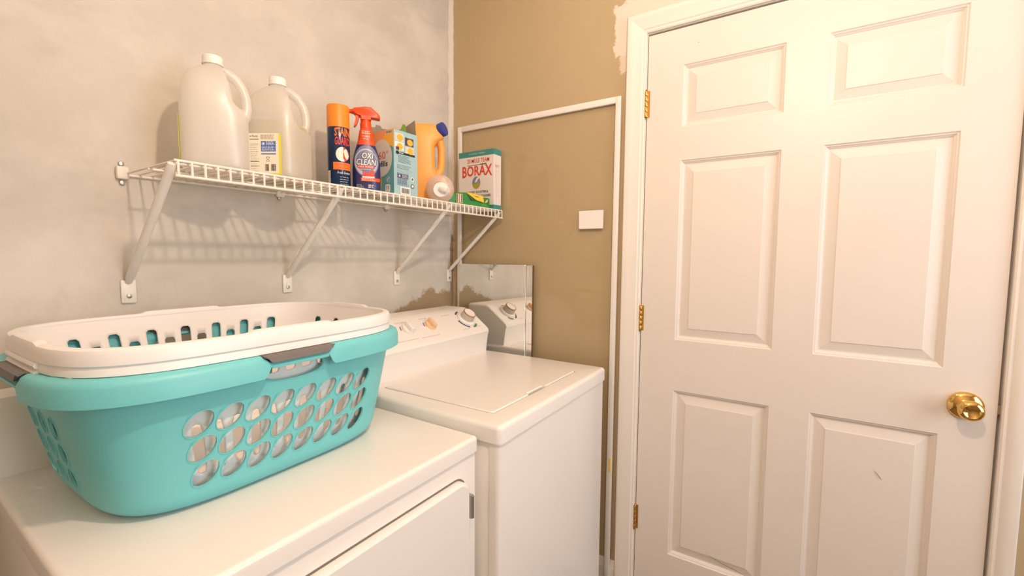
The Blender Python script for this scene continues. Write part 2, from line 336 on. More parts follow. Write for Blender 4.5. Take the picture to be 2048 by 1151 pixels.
# baseboard and door casing
g = G()
for ya, yb in ((-.006, DA+.073), (DA-DW-.052, RY)):
    g.prism([(0, 0), (-.013, 0), (-.013, .075), (-.009, .09), (-.004, .10), (0, .105)], ya, yb, 'y') if False else g.loft([[(x, ya, z) for x, z in ((-.0005, 0), (-.013, 0), (-.013, .078), (-.009, .09), (-.005, .10), (-.0005, .107))], [(x, yb, z) for x, z in ((-.0005, 0), (-.013, 0), (-.013, .078), (-.009, .09), (-.005, .10), (-.0005, .107))]], True, True, True)
struct(g.done('baseboard_right', M['trim'], None))
# casing profile across the width: w=0 at the door side
def casing(name, wid, place):
    prof = [(0, 0), (0, -.008), (.004, -.011), (.010, -.011), (.014, -.014), (wid-.022, -.017), (wid-.014, -.019), (wid-.004, -.019), (wid, -.015), (wid, 0)]
    return prof
tr = thing('trim_1', None, None, (0, DA, 0)); tr['kind'] = 'structure'; tr['label'] = 'cream moulded casing around the six-panel door'
def cas_l(w_, d): return (w_, d)
pr = casing('', .068, None); e0 = .005
# left leg, head, right leg with mitred corners (local: y relative to hinge edge)
g = G(); zt2 = DT+.005-0
g.loft([[(d-.0005, e0+w_, 0) for w_, d in pr], [(d-.0005, e0+w_, zt2+w_) for w_, d in pr]], True, True, True).done('casing_leg', M['trim'], tr, 20)
prr = casing('', .044, None)
G().loft([[(d-.0005, -DW-.006-w_, 0) for w_, d in prr], [(d-.0005, -DW-.006-w_, zt2+w_) for w_, d in prr]], True, True, True).done('casing_leg', M['trim'], tr, 20)
G().loft([[(d-.0005, e0+w_, zt2+w_) for w_, d in pr], [(d-.0005, -DW-.006-w_*.65, zt2+w_) for w_, d in pr]], True, True, True).done('casing_head', M['trim'], tr, 20)
g = G().box(0.0, .003, 0, .14, .0215, DT+.003).box(0, -DW-.0235, 0, .14, -DW-.006, DT+.003).box(0, -DW-.0235, DT+.003, .14, .0215, DT+.0235)
g.box(.037, -.012, 0, .05, .003, DT+.003).box(.037, -DW-.006, 0, .05, -DW+.010, DT+.003).box(.037, -DW+.01, DT-.012, .05, -.012, DT+.003)
g.done('jamb', M['trim'], tr)
# six-panel door
dr = thing('door_1', 'cream painted six-panel door with brass knob and hinges', None, (0, DA, 0)); dr['kind'] = 'structure'
cs = [-.1175, -.4096, -.5152, -.8007]; rs = [1.9126, 1.7088, 1.6006, .989, .8107, .2094]
yb = [0, cs[0], cs[1], cs[2], cs[3], -DW]; zb = [.008, rs[5], rs[4], rs[3], rs[2], rs[1], rs[0], DT-.004]
g = G(); th = .035
for i in range(5):
    for j in range(7):
        if i in (1, 3) and j in (1, 3, 5): continue
        g.add([(0, yb[i], zb[j]), (0, yb[i+1], zb[j]), (0, yb[i+1], zb[j+1]), (0, yb[i], zb[j+1])], [(0, 1, 2, 3)])
Q = [(0, 0, .008), (0, -DW, .008), (0, -DW, DT-.004), (0, 0, DT-.004)]; Q2 = [(th, y, z) for _, y, z in Q]
g.add(Q+Q2, [(4, 5, 6, 7), (0, 1, 5, 4), (1, 2, 6, 5), (2, 3, 7, 6), (3, 0, 4, 7)])
me = bpy.data.meshes.new('stile_and_rail_frame'); me.from_pydata(g.v, [], g.f); mo('stile_and_rail_frame', me, M['door'], dr)
pp = [(0, 0), (.003, .0035), (.006, .0042), (.0065, .0062), (.011, .0095), (.0125, .0115), (.0165, .0115), (.041, .0050), (.0418, .0036), (.043, .0032)]
for i in (1, 3):
    for j in (1, 3, 5):
        rings = [[(d, yb[i]-s, zb[j]+s), (d, yb[i+1]+s, zb[j]+s), (d, yb[i+1]+s, zb[j+1]-s), (d, yb[i]-s, zb[j+1]-s)] for s, d in pp]
        G().loft(rings, True, False, True).done('door_panel', M['door'], dr)
# scuff marks on the door
def scuff(pts, wd, m='grey_ink'):
    g = G(); n = len(pts)
    v = []
    for i, (y, z) in enumerate(pts):
        t = wd*(.25+math.sin(math.pi*i/(n-1))); v += [(-.0004, y, z-t/2), (-.0004, y, z+t/2)]
    g.add(v, [(2*i, 2*i+1, 2*i+3, 2*i+2) for i in range(n-1)]); return g
def hinge(z):
    h = G()
    for k in range(5): h.lathe([(.0052, z-.045+k*.018+.0006), (.0058, z-.045+k*.018+.0016), (.0058, z-.045+k*.018+.0164), (.0052, z-.045+k*.018+.0174)], 12, (-.006, .0025, 0))
    h.lathe([(.002, z+.045), (.0045, z+.0465), (.003, z+.05)], 10, (-.006, .0025, 0)).lathe([(.003, z-.049), (.0045, z-.0465), (.002, z-.045)], 10, (-.006, .0025, 0))
    o = h.done('hinge', M['brass2'], dr, 40)
    G().box(-.0012, -.009, z-.045, .0, -.0005, z+.045).done('hinge_leaf', M['brass2'], o)
for z in (1.803, 1.056, .312): hinge(z)
KY, KZ = -1.734-DA, .897
kb = G().lathe([(.0, 0), (.0355, 0), (.0362, -.004), (.034, -.008), (.028, -.012), (.020, -.0145), (.0135, -.017), (.0125, -.024), (.015, -.029), (.0205, -.035), (.0242, -.042), (.0255, -.048), (.0255, -.052), (.0240, -.057), (.0205, -.0605), (.0165, -.062), (.0155, -.0605), (.0, -.0600)], 40, (0, KY, KZ), 'x', False, False).done('door_knob', M['brass'], dr, 65)
G().box(-.0012, -DW-.0004, KZ-.03, .03, -DW+.0002, KZ+.03).done('latch_plate', M['steel'], dr)
G().box(.002, -DW-.007, KZ-.012, .022, -DW+.001, KZ+.012).done('latch_bolt', M['steel'], dr)
scuff([(-1.13-DA, .262), (-1.17-DA, .247), (-1.22-DA, .238), (-1.27-DA, .226)], .0022).done('scuff_mark', M['grey_ink'], dr)
scuff([(-1.30-DA, .222), (-1.36-DA, .210), (-1.42-DA, .205)], .0018).done('scuff_mark', M['grey_ink'], dr)
scuff([(-1.046-DA, 1.975), (-1.048-DA, 1.973), (-1.050-DA, 1.973)], .003).done('scuff_mark', M['grey_ink'], dr)
sc1 = scuff([(-1.56-DA+.0, .676), (-1.567-DA, .668), (-1.575-DA, .658), (-1.58-DA, .652)], .003).done('scuff_mark', M['grey_ink'], dr)
# ------------------------------------------------------------------ washer
WW, WZ, WB = .684, .8754, .044
ws = thing('washing_machine', 'white top-loading washing machine with raised rear dial console', 'washing machine', (-.072, -.784, 0), .0113)
# cabinet, front panel, base
bevel_box('cabinet', -WW+.006, .034, .03, -.006, .640, WZ-WB, M['enamel'], ws, .003)
bevel_box('front_panel', -WW+.004, .005, .03, -.004, .034, WZ-WB-.002, M['enamel'], ws, .012, 4, edges=lambda c, d: abs(d.z) > .9 and c.y < .02)
G().box(-WW+.03, .05, 0.0, -.03, .60, .03).done('plinth', M['dark'], ws)
# top with lid recess: outer slab
def slab(name, x0, y0, x1, y1, z0, z1, r, rad, m, parent, hole=None):
    """rounded slab: plan corner radius rad, rolled top edge r"""
    rings = [rrect(x0, y0, x1, y1, rad)]
    R_ = [[(x, y, z0) for x, y in rings[0]]]
    for k in range(6):
        t = R(90*k/5); ins = r*(1-math.cos(t)); R_.append([(x, y, z1-r+r*math.sin(t)) for x, y in rrect(x0+ins, y0+ins, x1-ins, y1-ins, max(rad-ins, .001))])
    g = G()
    if hole:
        hx0, hy0, hx1, hy1, hr, depth = hole
        R_.append([(x, y, z1) for x, y in rrect(hx0, hy0, hx1, hy1, hr)])
        R_.append([(x, y, z1-depth) for x, y in rrect(hx0, hy0, hx1, hy1, hr)])
    g.loft(R_, True, True, True); return g.done(name, m, parent, 35)
LX0, LX1, LY0, LY1 = -.616, -.119, .068, .4665
slab('top_panel', -WW, 0, 0, .640, WZ-WB, WZ, .012, .014, M['enamel'], ws, (LX0-.003, LY0-.003, LX1+.003, LY1+.003, .01, .010))
# lid with a finger notch on the front edge
poly = rrect(LX0, LY0, LX1, LY1, .008); nx = -.385
lid = []
for x, y in poly: lid.append((x, y))
# insert notch points on the front edge (between corner 3 and corner 4)
lid = [q for q in lid]
i = max(k for k, q in enumerate(lid) if q[0] < -.5 and q[1] < .1)
lid[i+1:i+1] = [(nx-.055, LY0), (nx-.047, LY0+.010), (nx+.047, LY0+.010), (nx+.055, LY0)]
g = G(); g.loft([[(x, y, WZ-.010) for x, y in lid], [(x, y, WZ+.0005) for x, y in lid], [(x+(.003 if x < -.37 else -.003), y+(.003 if y < .26 else -.003), WZ+.0030) for x, y in lid]], True, True, True)
g.done('lid', M['enamel'], ws, 30)
G().box(nx-.046, LY0-.002, WZ-.0098, nx+.046, LY0+.0098, WZ-.009).done('lid_notch', M['dark'], ws)
# console
cy = .7720
cp = [(-.252, WZ-.001), (-.254, .90), (-.261, .950), (-.266, .962), (-.264, .972), (-.256, .980), (-.170, 1.043), (-.155, 1.0505), (-.138, 1.054), (-.045, 1.054), (-.040, 1.05), (-.040, WZ-.001)]
def console(name, prof, x0, x1, m, parent, off, rnd=.016):
    rings = []
    for x, s in ((x0, .955), (x0+.004, .982), (x0+rnd, 1.0), (x1-rnd, 1.0), (x1-.004, .982), (x1, .955)):
        cyy = sum(p[0] for p in prof)/len(prof); zc = prof[0][1]
        rings.append([(x, (cyy+(y-cyy)*s)+off, zc+(z-zc)*s) for y, z in prof])
    return G().loft(rings, True, True, True).done(name, m, parent, 30)
console('console', cp, -WW+.002, -.016, M['plastic_w'], ws, cy)
# console face frame (slope between (-.256,.980) and (-.170,1.043))
S0 = Vector((0, -.256+cy, .980)); SV = Vector((0, .086, .063)).normalized(); SN = Vector((0, -SV.z, SV.y))
cmap = plane_map(S0, (1, 0, 0), SV, SN)          # u = local x, v = up the slope
def knob(name, u, v, prof, m, n=32, **k):
    c = cmap(u, v, 0); q = SN.to_track_quat('Z', 'Y').to_euler(); return G().lathe(prof, n, cap0=False).done(name, m, ws, 35, loc=c, rot=q, **k)
ud, vd = -.102, .060
knob('dial_skirt', ud, vd, [(.040, .0005), (.0395, .006), (.035, .010), (.0, .010)], M['plastic_w'])
knob('dial', ud, vd, [(.0292, .009), (.0270, .032), (.0258, .035), (.0, .0355)], M['dial_side'])
knob('dial_face', ud, vd, [(.0235, .0356), (.0230, .0365), (.0, .0367)], M['plastic_w'])
kr = knob('dial_ring', ud, vd, [(.0272, .0320), (.0278, .034), (.0270, .0365), (.0242, .0368), (.0235, .0358)], M['dial_rim'])
patch(ws, cmap, 0, 0, 0, 0, M['blue_ink'], poly=ell(ud, vd, .051, .051, 10, 180, 250)+ell(ud, vd, .0435, .0435, 10, 180, 250)[::-1], off=.0006, name='dial_mark')
patch(ws, cmap, 0, 0, 0, 0, M['blue_ink'], poly=ell(ud, vd, .051, .051, 6, 100, 135)+ell(ud, vd, .0435, .0435, 6, 100, 135)[::-1], off=.0006, name='dial_mark')
patch(ws, cmap, 0, 0, 0, 0, M['green_ink'], poly=ell(ud, vd, .052, .052, 6, 275, 315)+ell(ud, vd, .0435, .0435, 6, 275, 315)[::-1], off=.0006, name='dial_mark')
for u, r_, m_ in ((-.309, .0235, 'knob_peach'), (-.423, .0235, 'plastic_w')):
    knob('selector_base', u, .062, [(r_, .0005), (r_-.0015, .008), (0, .0085)], M[m_])
    c = cmap(u, .062, 0); q = SN.to_track_quat('Z', 'Y').to_euler()
    b_ = bevel_box('selector_grip', -.0075, -r_+.002, .006, .0075, r_-.002, .024, M[m_], ws, .004, 2)
    b_.location = c; b_.rotation_euler = q
    patch(ws, cmap, 0, 0, 0, 0, M['blue_ink'], poly=ell(u, .062, .031, .031, 6, 140, 180)+ell(u, .062, .0275, .0275, 6, 140, 180)[::-1], off=.0006, name='dial_mark')
for u0_, u1_, v_ in ((-.46, -.40, .098), (-.34, -.30, .100), (-.22, -.17, .098), (-.60, -.40, .012), (-.395, -.30, .010), (-.17, -.13, .008), (-.09, -.05, .010)):
    fine_lines(ws, cmap, u0_, u1_, v_, v_, 1, M['grey_ink'], .0016, jag=.05)
# ------------------------------------------------------------------ dryer
DWD, DZ = .686, .8478
dx, dy = -.7660, -.7357
dy_ = thing('clothes_dryer', 'white front-loading clothes dryer carrying the laundry baskets', 'dryer', (dx, dy, 0))
slab('top_panel', -DWD, 0, 0, .685, DZ-.036, DZ, .009, .010, M['enamel'], dy_)
bevel_box('cabinet', -DWD+.004, .006, .03, -.004, .685, DZ-.039, M['enamel'], dy_, .004)
G().box(-DWD+.006, .010, DZ-.0395, -.006, .68, DZ-.0355).done('seam', M['dark'], dy_)
G().box(-DWD+.03, .05, 0, -.03, .65, .03).done('plinth', M['dark'], dy_)
pd = rrect(-.60, .22, -.045, .765, .035, 6)
G().loft([[(x, .0055, z) for x, z in rrect(-.604, .216, -.041, .769, .038, 6)], [(x, .0048, z) for x, z in rrect(-.604, .216, -.041, .769, .038, 6)]], True, True, True).done('door_gap', M['dark'], dy_)
G().loft([[(x, .0055, z) for x, z in pd], [(x, -.008, z) for x, z in pd], [(x+(.006 if x < -.32 else -.006), -.013, z+(.006 if z < .5 else -.006)) for x, z in pd]], True, True, True).done('drum_door', M['enamel'], dy_, 25)
for z in (.695, .29):
    h = G().box(-.0445, -.014, z-.028, -.037, .006, z+.028).tube([(-.041, -.0145, z-.026), (-.041, -.0145, z+.026)], .004).done('door_hinge', M['steel'], dy_, 40)
cp2 = [(.622, DZ-.001), (.626, .90), (.636, .985), (.642, .997), (.652, 1.003), (.700, 1.003), (.708, .998), (.712, .99), (.712, DZ-.001)]
console('console', cp2, -DWD+.002, -.004, M['plastic_w'], dy_, 0)
gmap = plane_map((0, .6235, .848), (1, 0, 0), (0, .077, 1), (0, -1, .077))
bu, bv = -.659, .023
disc(dy_, gmap, bu, bv, .0095, .0095, M['grey_ink'], off=.0006, name='badge')
o_ = G(); o_.add([gmap(a, b, .0012) for a, b in ell(bu, bv, .0085, .0085, 28)]+[gmap(a, b, .0012) for a, b in ell(bu, bv, .0074, .0074, 28)], [(k, (k+1) % 28, 28+(k+1) % 28, 28+k) for k in range(28)])
mk('badge_ring', o_.v, o_.f, M['chrome'], dy_)
text(dy_, 'GE', gmap, bu, bv-.0042, .011, .0084, M['chrome'], off=.0013, shear=.2)
# ------------------------------------------------------------------ baskets
class Outline:
    def __init__(s, a, b, p, n=720):
        pts = []
        for k in range(n+1):
            t = -math.pi/2+2*math.pi*k/n; c, q = math.cos(t), math.sin(t)
            pts.append((math.copysign(abs(c)**(2/p), c)*a, math.copysign(abs(q)**(2/p), q)*b))
        L = [0]
        for k in range(n): L.append(L[-1]+math.dist(pts[k], pts[k+1]))
        s.p, s.L, s.P, s.a, s.b = pts, L, L[-1], a, b
    def at(s, u):
        import bisect
        u = u % s.P; k = min(bisect.bisect_right(s.L, u), len(s.L)-1); t = (u-s.L[k-1])/max(1e-9, s.L[k]-s.L[k-1])
        return (s.p[k-1][0]+(s.p[k][0]-s.p[k-1][0])*t, s.p[k-1][1]+(s.p[k][1]-s.p[k-1][1])*t)
    def nrm(s, u):
        a, b = s.at(u-.004), s.at(u+.004); d = Vector((b[0]-a[0], b[1]-a[1])).normalized(); return Vector((d.y, -d.x))
loops = []
def wallcells(ol, A, B, ub, zr, holes, k=4, kv=4):
    """cells on the basket wall: ub = u breaks, zr = z breaks; holes {(i, j): (ru, rz, power, span, dz)}"""
    def S(u, z):
        x, y = ol.at(u); return (x*A(z)/ol.a, y*B(z)/ol.b, z)
    g = G(); skip = set(); loops.clear()
    for (i, j), h in holes.items():
        for q in range(1, h[3]): skip.add((i+q, j))
    for i in range(len(ub)-1):
        for j in range(len(zr)-1):
            if (i, j) in skip: continue
            h = holes.get((i, j)); span = h[3] if h else 1
            z0, z1 = zr[j], zr[j+1]
            us = []
            for q in range(span):
                a, b = ub[i+q], ub[i+q+1]; us += [a+(b-a)*t/k for t in range(k)]
            us.append(ub[i+span]); zs = [z0+(z1-z0)*t/kv for t in range(kv+1)]
            if not h:
                n = len(us); v = [S(u, z) for z in zs for u in us]
                g.add(v, [(a*n+b, a*n+b+1, (a+1)*n+b+1, (a+1)*n+b) for a in range(kv) for b in range(n-1)]); continue
            ru, rz, pw, _, dz = h[:5]; ta = h[5] if len(h) > 5 else 0; cu, cz = (us[0]+us[-1])/2, (z0+z1)/2+dz
            loop = [(u, z0) for u in us[:-1]]+[(us[-1], z) for z in zs[:-1]]+[(u, z1) for u in us[:0:-1]]+[(us[0], z) for z in zs[:0:-1]]
            rings = [[], [], []]
            # resample the hole evenly by angle for a smooth edge
            for u, z in loop:
                du, dv = u-cu, z-cz; ea, eb = du*math.cos(ta)+dv*math.sin(ta), -du*math.sin(ta)+dv*math.cos(ta); t = 1/((abs(ea)/ru)**pw+(abs(eb)/rz)**pw)**(1/pw)
                hp = (cu+du*t, cz+dv*t)
                rings[0].append(S(u, z)); rings[1].append(S((u+hp[0])/2, (z+hp[1])/2)); rings[2].append(S(*hp))
            g.loft(rings, True); loops.append(rings[2])
    return g
def ubreaks(P, wf, nf, we, ne):
    def seg(c, w_, n): return [c+(k-n/2)*w_ for k in range(n+1)]
    f, r_, b, l = seg(0, wf, nf), seg(P/4, we, ne), seg(P/2, wf, nf), seg(3*P/4, we, ne); out = []
    allp = [f, r_, b, l]; idx = []
    for q in range(4):
        s = allp[q]; idx.append(len(out)); out += s
        nx_ = allp[(q+1) % 4][0]+(P if q == 3 else 0); gap = nx_-s[-1]; n = max(2, int(gap/.045))
        out += [s[-1]+gap*t/n for t in range(1, n)]
    out.append(f[0]+P); return out, idx
def floorfan(ol, A, B, z, n=96):
    ring = [(ol.at(ol.P*k/n)[0]*A/ol.a, ol.at(ol.P*k/n)[1]*B/ol.b, z) for k in range(n)]
    return ring, tuple(range(n))
def rim(ol, n, prof):
    """prof(u) -> list of (outward, z)"""
    rings = []
    for k in range(n):
        u = ol.P*k/n; x, y = ol.at(u); nm = ol.nrm(u); rings.append([(x+nm.x*d, y+nm.y*d, z) for d, z in prof(u)])
    rings.append(rings[0]); return rings
def sm(x): x = max(0, min(1, x)); return x*x*(3-2*x)
BKX, BKY, BKR = -1.120, -.330, .0218
tb = thing('laundry_basket', 'teal plastic laundry basket with oval holes and grey grips', 'basket', (BKX, BKY, DZ+.0006), BKR)
TA, TB_, TH = .312, .236, .244
def fil(z, r=.03): return 0 if z >= r else -(r-math.sqrt(max(0, r*r-(r-z)**2)))
tA = lambda z: .258+(TA-.258)*(z/TH)**.9+fil(z); tB = lambda z: .208+(TB_-.208)*(z/TH)+fil(z)
ol = Outline(TA, TB_, 4.2)
ub, ix = ubreaks(ol.P, .0492, 8, .060, 3)
zr = [.0, .004, .014, .04, .0845, .1295, .1745, .1915, .2325, TH]
H = {}
for q in (0, 2):
    for c in range(8):
        for j in (3, 4, 5): H[(ix[q]+c, j)] = (.0276, .0166, 2.0, 1, 0, R(38))
    H[(ix[q]+2, 7)] = (.060, .0185, 2.4, 4, 0)
for q in (1, 3):
    for c in range(3):
        for j in (3, 4, 5): H[(ix[q]+c, j)] = (.0215, .0170, 2.0, 1, 0, R(60))
    H[(ix[q], 7)] = (.055, .0175, 2.4, 3, 0)
g = wallcells(ol, tA, tB, ub, zr, H, 5, 5)
ring, f = floorfan(ol, tA(0), tB(0), 0); g.add(ring, [f])
for lp in loops:
    c = sum((Vector(p) for p in lp), Vector())/len(lp); q = [Vector(p) for p in lp]; n = len(q)
    nm = sum(((q[k]-c).cross(q[(k+1) % n]-c) for k in range(n)), Vector()).normalized()
    if nm.dot(Vector((c.x, c.y, 0))) < 0: nm = -nm
    prof_ = [(.0, .0014), (.0, .0030), (.0016, .0028), (.0022, .0012)]
    G().loft([[p+(p-c).normalized()*a+nm*b for p in q] for a, b in prof_], True).done('hole_lip', M['teal'], tb, 60)
o = g.done('basket_wall', M['teal'], tb, 35)
sd = o.modifiers.new('thickness', 'SOLIDIFY'); sd.thickness = .0035; sd.offset = 0
def hz(u, P, half):           # how far inside a handle zone (front, right, back, left centres), 0..1
    best = 0
    for q, hl_ in ((0, half[0]), (P/4, half[1]), (P/2, half[0]), (3*P/4, half[1])):
        d = abs((u-q+P/2) % P-P/2); best = max(best, sm((hl_-d)/.014))
    return best
def tprof(u):
    h = hz(u, ol.P, (.070, .070)); t = TH+.004-.011*h; lo_ = TH-.036+.022*h
    return [(-.003, t-.003), (-.001, t), (.010, t), (.017, t-.004), (.020, t-.012), (.021, lo_+.001), (.0195, lo_), (.018, lo_+.001), (.016, t-.010), (.010, t-.006), (.002, t-.006), (-.003, t-.006)]
rg = rim(ol, 300, tprof); G().loft(rg, True).done('rim', M['teal'], tb, 40)
def grip(u_c, half):
    rings = []
    for k in range(25):
        u = u_c-half+2*half*k/24; x, y = ol.at(u); nm = ol.nrm(u); h = max(.02, hz(u, ol.P, (.070, .070))); t = TH+.004; b_ = t-.011*h+.0005
        e = math.sqrt(max(.02, 1-((k-12)/12)**8))
        rings.append([(x+nm.x*d, y+nm.y*d, z) for d, z in ((-.004, b_), (-.004, t-.002), (.0, t+.0005), (.012, t), (.0195, t-.003), (.0222, b_-.002*h), (.0205, b_-.001*h), (.018, b_))])
    G().loft(rings, True, True, True).done('grip', M['grip'], tb, 40)
for q in range(4): grip(ol.P*q/4, .070)
wbk = thing('laundry_basket', 'white slotted laundry basket nested inside the teal one', 'basket', (BKX, BKY, DZ+.010), BKR)
WA, WBh, WH = .300, .226, .280
wA = lambda z: .240+(WA-.240)*(z/WH)+fil(z); wBf = lambda z: .190+(WBh-.190)*(z/WH)+fil(z)
ol2 = Outline(WA, WBh, 4.2); ub2, ix2 = ubreaks(ol2.P, .0354, 13, .038, 7)
zr2 = [0, .004, .014, .03, .150, .187, .250, WH]
H2 = {}
for q, n_ in ((0, 13), (2, 13), (1, 7), (3, 7)):
    for c in range(n_):
        H2[(ix2[q]+c, 3)] = (.0095, .046, 4, 1, 0)
        H2[(ix2[q]+c, 5)] = (.0108, .0225 if c % 2 == 0 else .0115, 6, 1, .0 if c % 2 == 0 else -.0105)
g = wallcells(ol2, wA, wBf, ub2, zr2, H2, 4, 4); ring, f = floorfan(ol2, wA(0), wBf(0), 0); g.add(ring, [f])
o = g.done('basket_wall', M['white_pl'], wbk, 35); sd = o.modifiers.new('thickness', 'SOLIDIFY'); sd.thickness = .0028; sd.offset = 0
def wprof(u):
    h = hz(u, ol2.P, (.085, .075)); t = WH+.003*0+.0045*h
    return [(-.003, t-.004), (-.0015, t), (.007, t+.0005), (.012, t-.002), (.0145, t-.008), (.015, WH-.024), (.012, WH-.027), (.012, WH-.0275), (.0135, WH-.030), (.0135, WH-.040), (.0115, WH-.041), (.010, WH-.038), (.010, WH-.010), (.004, WH-.006), (-.003, WH-.006)]
G().loft(rim(ol2, 300, wprof), True).done('rim', M['white_pl'], wbk, 40)
for q in (1, 3):             # ribbed end handles below the rim
    for dz in (0, .012):
        pts = []
        for k in range(13):
            u = ol2.P*q/4+(k-6)*.014; x, y = ol2.at(u); nm = ol2.nrm(u); pts.append((x+nm.x*.0135, y+nm.y*.0135, WH-.030-dz))
        G().tube(pts, .005, 8).done('handle_rib', M['white_pl'], wbk, 40)
# crumpled white cloth lying in the white basket
cl = thing('crumpled_cloth', 'crumpled white cloth lying inside the white laundry basket', 'cloth', (BKX, BKY, DZ+.016), BKR)
g = G(); nx_, ny_ = 44, 32; rnd = random.Random(5); bl = [(rnd.uniform(-.17, .17), rnd.uniform(-.12, .12), rnd.uniform(.02, .05), rnd.uniform(.03, .07)) for _ in range(22)]
v = []
for j in range(ny_+1):
    for i in range(nx_+1):
        a, b = i/nx_*2-1, j/ny_*2-1; x, y = a*.212*(1-.12*b*b), b*.160*(1-.1*a*a)
        z = .015+sum(h*math.exp(-((x-p)**2+(y-q)**2)/(s*s)) for p, q, h, s in bl)*.55*(1-max(abs(a), abs(b))**6)+.008*math.sin(38*x+21*y+9*math.sin(17*y))*(1-max(abs(a), abs(b))**6)
        v.append((x, y, z))
g.add(v, [(j*(nx_+1)+i, j*(nx_+1)+i+1, (j+1)*(nx_+1)+i+1, (j+1)*(nx_+1)+i) for j in range(ny_) for i in range(nx_)])
o = g.done('cloth_folds', M['cloth'], cl, 60); sd = o.modifiers.new('thickness', 'SOLIDIFY'); sd.thickness = .004; sd.offset = -1
# ------------------------------------------------------------------ wire shelf
SZ, SD = 1.4682, .2905; SX0, SX1 = -1.1907, -.0255
sh = thing('wire_shelf', 'white vinyl-coated wire shelf on four diagonal wall brackets', 'shelf', (0, 0, SZ))
n = int(round((SX1-SX0)/.025)); first = None
for i in range(n+1):
    x = SX0+(SX1-SX0)*i/n
    if first is None:
        first = G().tube([(0, -.004, -.0022), (0, -SD+.006, -.0022), (0, -SD+.001, -.0030), (0, -SD, -.008), (0, -SD, -.034)], .0024, 6).done('cross_wire', M['wire'], sh, 60, loc=(x, 0, 0))
    else: dup(first, sh, (x, 0, 0))
for y, z, r_ in ((-SD+.0035, -.0030, .0030), (-SD+.020, -.0074, .0030), (-SD, -.034, .0032), (-.150, -.0074, .0030), (-.006, -.0074, .0032)):
    G().tube([(SX0-.006, y, z), (SX1+.004, y, z)], r_, 8).done('rail', M['wire'], sh, 60)
for x in (-1.199, -.802, -.349, -.034):
    b_ = G().tube([(x, -.006, 1.205-SZ), (x, -.020, 1.220-SZ), (x, -.275, -.022), (x, -.284, -.010)], [.006, .0095, .0095, .008], 12, flat=.75).done('bracket', M['strut'], sh, 40)
    p_ = bevel_box('bracket_plate', x-.015, -.005, 1.155-SZ, x+.015, -.0008, 1.212-SZ, M['strut'], b_, .0035, 2)
    G().lathe([(.0055, -.0052), (.005, -.0075), (.002, -.0085), (0, -.0085)], 12, (x, 0, 1.172-SZ), 'y', False, False).done('screw', M['steel'], b_, 40)
for x in (-1.200, -.82, -.40):
    b_ = bevel_box('wall_clip', x-.012, -.014, -.018, x+.012, -.0008, .012, M['wire'], sh, .004, 2)
    for z in ((.018, -.026) if x < -1 else (-.020,)):
        G().lathe([(.006, -.0015), (.005, -.006), (0, -.0075)], 12, (x, 0, z), 'y', False, False).done('screw', M['steel'], b_, 40)
TOP = SZ+.0005
# ------------------------------------------------------------------ milk-style jugs
def jug(label, x, y, rz, rot_sq, liquid, group='gallon jugs on the wire shelf'):
    t = thing('gallon_jug', label, 'jug', (x, y, TOP+.0005), rz, group)
    prof = [(.052, .0, 0, 4), (.059, .004, 0, 4), (.0625, .012, 0, 4), (.0635, .03, 0, 4), (.0635, .135, 0, 4), (.0632, .150, 0, 4), (.0625, .166, 0, 3.8), (.0605, .185, -.001, 3.4), (.0560, .207, -.002, 2.9), (.0470, .228, -.002, 2.4), (.0340, .243, -.001, 2.1), (.0225, .251, 0, 2), (.0195, .255, 0, 2), (.0195, .266, 0, 2)]
    rings = []
    for r_, z, cx, p in prof:
        ring = []
        sc = 1.0 if z > .235 else 1.09
        for q in sring(r_*sc, r_*sc, z, p, 48, cx, 0, R(rot_sq)):
            x_, y_, z_ = q
            c = sm((z-.142)/.03)*sm((.252-z)/.03)                       # hand hole scooped beside the handle
            ang = abs(math.atan2(y_, x_)); k_ = c*sm((R(70)-ang)/R(38)); d = 1-.66*k_
            ring.append((x_*d, y_*d, z_))
        rings.append(ring)
    G().loft(rings, True, True, False).done('body', M['hdpe'], t, 60)
    G().tube([(.010, 0, .246), (.030, 0, .243), (.047, 0, .231), (.060, 0, .211), (.067, 0, .188), (.068, 0, .165), (.064, 0, .145), (.052, 0, .128)], [.012, .0125, .012, .0115, .0110, .0110, .0115, .012], 14, flat=1.15, up=(0, 1, 0)).done('handle', M['hdpe'], t, 60)
    G().lathe([(.0205, .257), (.0212, .259), (.0212, .274), (.0200, .2765), (0, .277)], 36).done('cap', M['cap_w'], t, 40)
    G().lathe([(.0218, .2565), (.0222, .258), (.0218, .2605)], 36, cap0=False, cap1=False).done('tamper_ring', M['cap_w'], t, 40)
    if liquid:
        G().loft([sring(r_*1.09-.003, r_*1.09-.003, max(.003, z), p, 40, cx, 0, R(rot_sq)) for r_, z, cx, p in prof[:6]], True, True, True).done('liquid', M['vinegar'], t, 50)
    return t
